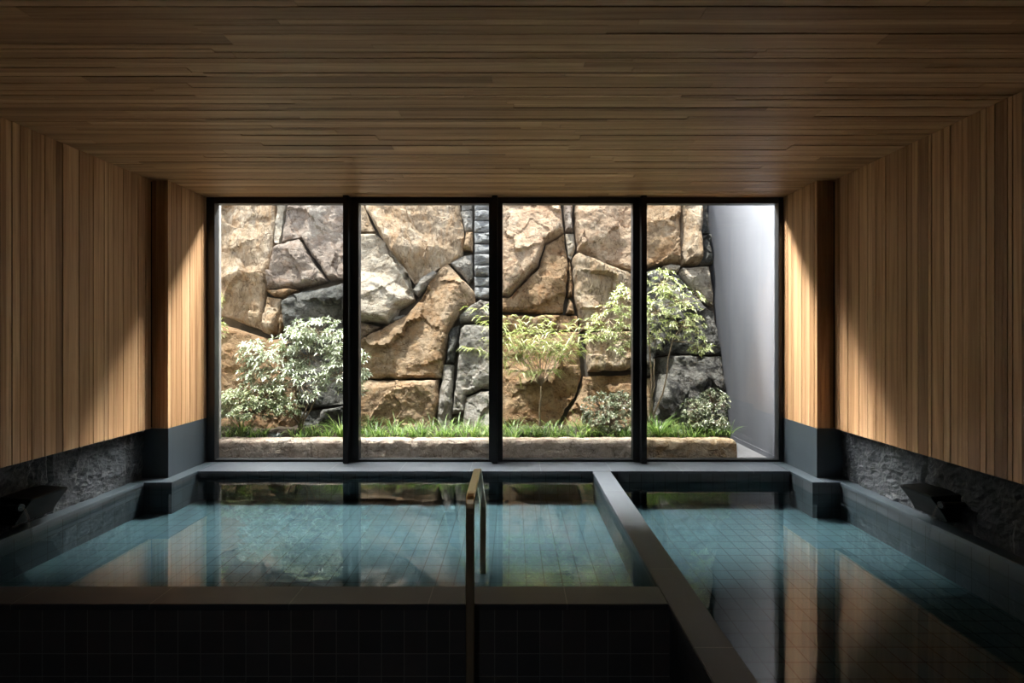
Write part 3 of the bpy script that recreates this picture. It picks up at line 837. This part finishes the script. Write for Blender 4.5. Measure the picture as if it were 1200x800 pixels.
B = lambda px, d: Vector(((px - VX) * d / F, d, SOIL - .02))
shrub('leafy_shrub', B(352, 4.95), [(345, 440, 4.92), (362, 430, 5.0), (380, 445, 4.95), (330, 455, 4.9)],
      [(372, 388, 5.0, 36, 16, 1.3), (345, 400, 4.95, 30, 16, 1), (303, 414, 4.92, 22, 16, .9), (322, 432, 4.85, 40, 22, 1.5), (362, 418, 4.95, 34, 22, 1.1), (398, 404, 4.98, 18, 30, 1.2),
       (396, 440, 4.9, 26, 22, 1.0), (425, 432, 4.95, 8, 20, .5), (352, 452, 4.8, 34, 18, 1.0), (310, 450, 4.85, 32, 18, 1.0), (420, 455, 4.9, 10, 8, .2)],
      560, (.066, .018, .22), LF['silver'], 'large pale silvery shrub with whorled leaves outside the leftmost pane', seed=11)
shrub('leafy_shrub', B(290, 4.78), [(285, 478, 4.76), (305, 480, 4.76)],
      [(275, 468, 4.8, 24, 12, 1), (310, 466, 4.78, 26, 15, 1.2), (262, 480, 4.75, 12, 10, .5), (295, 482, 4.72, 36, 10, .9), (340, 478, 4.72, 14, 10, .4)],
      620, (.036, .019, .18), LF['olive'], 'low rounded olive green shrub at the left end of the bed', seed=12, stem_r=.008, whorl=6)
shrub('leafy_shrub', B(222, 5.0), [(238, 400, 4.98), (235, 440, 4.98)],
      [(250, 352, 5.0, 10, 14, .6), (252, 385, 4.98, 10, 16, .8), (240, 400, 4.98, 16, 30, 1), (228, 440, 4.95, 18, 25, .8)],
      170, (.05, .02, .3), LF['lime'], 'light green leafy branches poking in beside the left window frame', seed=13, stem_r=.008, whorl=5)
shrub('flowering_tree', B(763, 4.98), [(764, 452, 5.0), (767, 421, 5.0), (788, 400, 4.95), (742, 405, 4.98), (760, 370, 5.0)],
      [(775, 332, 5.0, 22, 16, .9), (798, 352, 4.95, 26, 18, .9), (770, 366, 4.95, 26, 20, 1.2), (800, 382, 4.92, 28, 18, 1.1), (822, 405, 4.95, 16, 12, .5), (735, 352, 4.95, 24, 20, 1),
       (712, 374, 4.92, 26, 20, .9), (735, 394, 4.95, 18, 16, .7), (700, 390, 4.9, 16, 14, .5), (768, 396, 4.95, 18, 14, .5), (725, 410, 4.9, 14, 10, .3)],
      380, (.052, .017, .25), LF['varieg'], 'slender small tree with cream edged leaves before the pitted dark rock', 'small tree', 14, .011, 7)
shrub('round_leaved_bush', B(716, 4.78), [(708, 490, 4.76), (724, 488, 4.76)],
      [(705, 478, 4.8, 24, 18, 1), (728, 474, 4.82, 20, 16, 1), (716, 494, 4.72, 32, 12, 1)],
      420, (.032, .016, .1), LF['box'], 'low dark bush with small round leaves at the right of the third pane', 'bush', 15, .007, 6)
shrub('round_leaved_bush', B(826, 4.85), [(818, 488, 4.82), (836, 485, 4.85)],
      [(815, 480, 4.82, 18, 15, 1), (836, 472, 4.88, 18, 17, 1.1), (828, 495, 4.76, 26, 10, .9)],
      420, (.032, .016, .1), LF['box'], 'low dark bush with small leaves in front of the concrete wall', 'bush', 16, .007, 6)

def nandina():
    r = random.Random(21)
    base = B(632, 4.85)
    root = empty('feathery_shrub', base, 'feathery yellow green shrub with arching fronds in the third pane', 'shrub')
    V, Fc = [], []; LV = Leaves()
    top = at(634, 452, 4.85)
    tube(V, Fc, curve_pts(base, top, 4, r, .01), [.010, .009, .008, .008, .007], 6)
    fr = [(562, 362, 4.75), (558, 408, 4.75), (595, 372, 4.72), (600, 398, 4.70), (620, 385, 4.7), (640, 392, 4.7), (655, 380, 4.75), (680, 395, 4.75), (690, 378, 4.8), (615, 405, 4.66), (600, 418, 4.7),
          (660, 402, 4.72), (672, 412, 4.75), (632, 400, 4.65), (606, 435, 4.7), (640, 434, 4.7), (575, 376, 4.75), (585, 398, 4.7), (648, 405, 4.66), (628, 372, 4.8)]
    for (px, py, d) in fr:
        tip = at(px, py, d)
        mid = top.lerp(tip, .55) + Vector((0, -.02, .10))
        pts = arc(top, mid, tip, 7)
        tube(V, Fc, pts, [.0045 - .0004 * i for i in range(8)], 4)
        for i in range(4, 8):
            p = pts[i]; ax = (pts[i] - pts[i - 1]).normalized()
            for s in (-1, 1):
                for q in range(5):
                    sd = Vector((ax.x * .5 + s * r.uniform(.5, 1), -.3 + r.uniform(-.4, .4), r.uniform(-.15, .25)))
                    b = p + sd.normalized() * .025 * q
                    if q: tube(V, Fc, [p, b], [.0015, .001], 3)
                    LV.leaf(b, sd + Vector((0, 0, -.1)), r.uniform(.07, .12), r.uniform(.014, .022), .45, r.uniform(.1, 1))
    me = bpy.data.meshes.new('branches'); me.from_pydata(V, [], Fc); link('branches', me, M['bark'], root, True)
    LV.build('foliage', LF['lime'], root)
nandina()

def tuft(LV, x, y, n, L, r, dark=0):
    for k in range(n):
        an = r.uniform(0, 6.283); d = Vector((math.cos(an), math.sin(an), 0))
        LV.blade(Vector((x, y, SOIL - .015)) + d * r.uniform(0, .03), d, L * r.uniform(.6, 1.15), r.uniform(.005, .009), r.uniform(.25, .95), r.uniform(0, 1))
r = random.Random(31)
LV = Leaves()
for px in [x for x in range(422, 855, 5)] + [258, 264, 270, 276, 292, 300, 306, 312, 346, 352, 358, 364, 370, 376, 382, 388]:
    d = r.uniform(4.6, 4.74); tuft(LV, (px + r.uniform(-3, 3) - VX) * d / F, d, 18, r.uniform(.12, .21), r)
    if px > 420 and px % 2:
        d = r.uniform(4.8, 5.0); tuft(LV, (px + r.uniform(-4, 4) - VX) * d / F, d, 15, r.uniform(.15, .25), r)
o = LV.build('grass', LF['grass'], None); tag(recentre(o), 'green arching grass growing along the bed behind the kerb', 'grass', None, 'stuff')
for (px, d, n, L, mt, lab) in ((283, 4.66, 70, 0.25, 'grass', 'bright green grass clump under the low olive shrub'),
                               (400, 4.68, 80, 0.28, 'grass', 'yellow green grass clump beside the first mullion'),
                               (772, 4.66, 90, 0.30, 'grass', 'tall bright grass clump at the left of the rightmost pane'),
                               (325, 4.62, 60, .09, 'black_grass', 'small black leaved grass clump under the pale shrub')):
    LV = Leaves(); tuft(LV, (px - VX) * d / F, d, n, L, r)
    tag(recentre(LV.build('grass_clump', LF[mt], None)), lab, 'grass clump')

# ------------------------------------------------------------------ light
BAND = 190.0; AMB = 1.5   # bright hazy band of sky above the retaining wall, and the rest of the sky
W = bpy.data.worlds.new('sky'); S.world = W; W.use_nodes = True
nt = W.node_tree; nt.nodes.clear(); N = NT(nt)
wo = N.n('ShaderNodeOutputWorld'); bg = N.n('ShaderNodeBackground')
tc = N.n('ShaderNodeTexCoord')
sx = N.n('ShaderNodeSeparateXYZ'); N.l(tc.outputs['Generated'], sx.inputs[0])
ln = N.math('SQRT', N.math('ADD', N.math('ADD', N.math('MULTIPLY', sx.outputs[1], sx.outputs[1]), N.math('MULTIPLY', sx.outputs[2], sx.outputs[2])), 1e-5))
EL = math.radians(61.5)
dt = N.math('DIVIDE', N.math('ADD', N.math('MULTIPLY', sx.outputs[1], math.cos(EL)), N.math('MULTIPLY', sx.outputs[2], math.sin(EL))), ln)
GL = N.math('POWER', N.math('MAXIMUM', dt, 0), 75)
GL = N.math('MULTIPLY', GL, ln)
sv = N.n('ShaderNodeVectorMath', operation='SCALE'); sv.inputs[0].default_value = (1.0, .97, .92); N.l(N.math('MULTIPLY', GL, BAND), sv.inputs['Scale'])
ad = N.n('ShaderNodeVectorMath', operation='ADD'); N.l(sv.outputs[0], ad.inputs[0]); ad.inputs[1].default_value = tuple(k * AMB for k in (.88, .95, 1.06))
N.l(ad.outputs[0], bg.inputs[0]); bg.inputs[1].default_value = 1.0; N.l(bg.outputs[0], wo.inputs[0])

sl = bpy.data.lights.new('sun', 'SUN'); sl.energy = 7.5; sl.angle = math.radians(2); sl.color = (1, .95, .87)
ll = bpy.data.lights.new('unseen_fill_spot', 'SPOT'); ll.energy = 13; ll.spot_size = math.radians(150); ll.spot_blend = 1; ll.shadow_soft_size = .06; ll.color = (.92, .97, 1)  # added fill for the pool's front wall, unseen behind the camera
lo = bpy.data.objects.new('unseen_fill_spot', ll); COL.objects.link(lo); lo.location = (-.6, -.5, 2.30)
so = bpy.data.objects.new('sun', sl); COL.objects.link(so)
so.rotation_euler = Vector((.17, .04, -1)).to_track_quat('-Z', 'Y').to_euler(); so.location = (0, 5, 8)

cam = bpy.data.cameras.new('camera'); cam.sensor_width = 36; cam.lens = F / 1200 * 36
cam.shift_x = -(VX - 600) / 1200; cam.shift_y = -(400 - VY) / 1200
cam.clip_start = .02
co = bpy.data.objects.new('camera', cam); COL.objects.link(co)
co.location = (0, 0, EYE); co.rotation_euler = (math.pi / 2, 0, 0)
S.camera = co
S.view_settings.view_transform = 'Standard'; S.view_settings.look = 'None'
S.view_settings.exposure = 0.8; S.view_settings.gamma = 1.0
S.view_settings.use_curve_mapping = False
S.cycles.use_denoising = True; S.cycles.use_adaptive_sampling = False
S.cycles.max_bounces = 14; S.cycles.transparent_max_bounces = 12
S.cycles.sample_clamp_indirect = 60
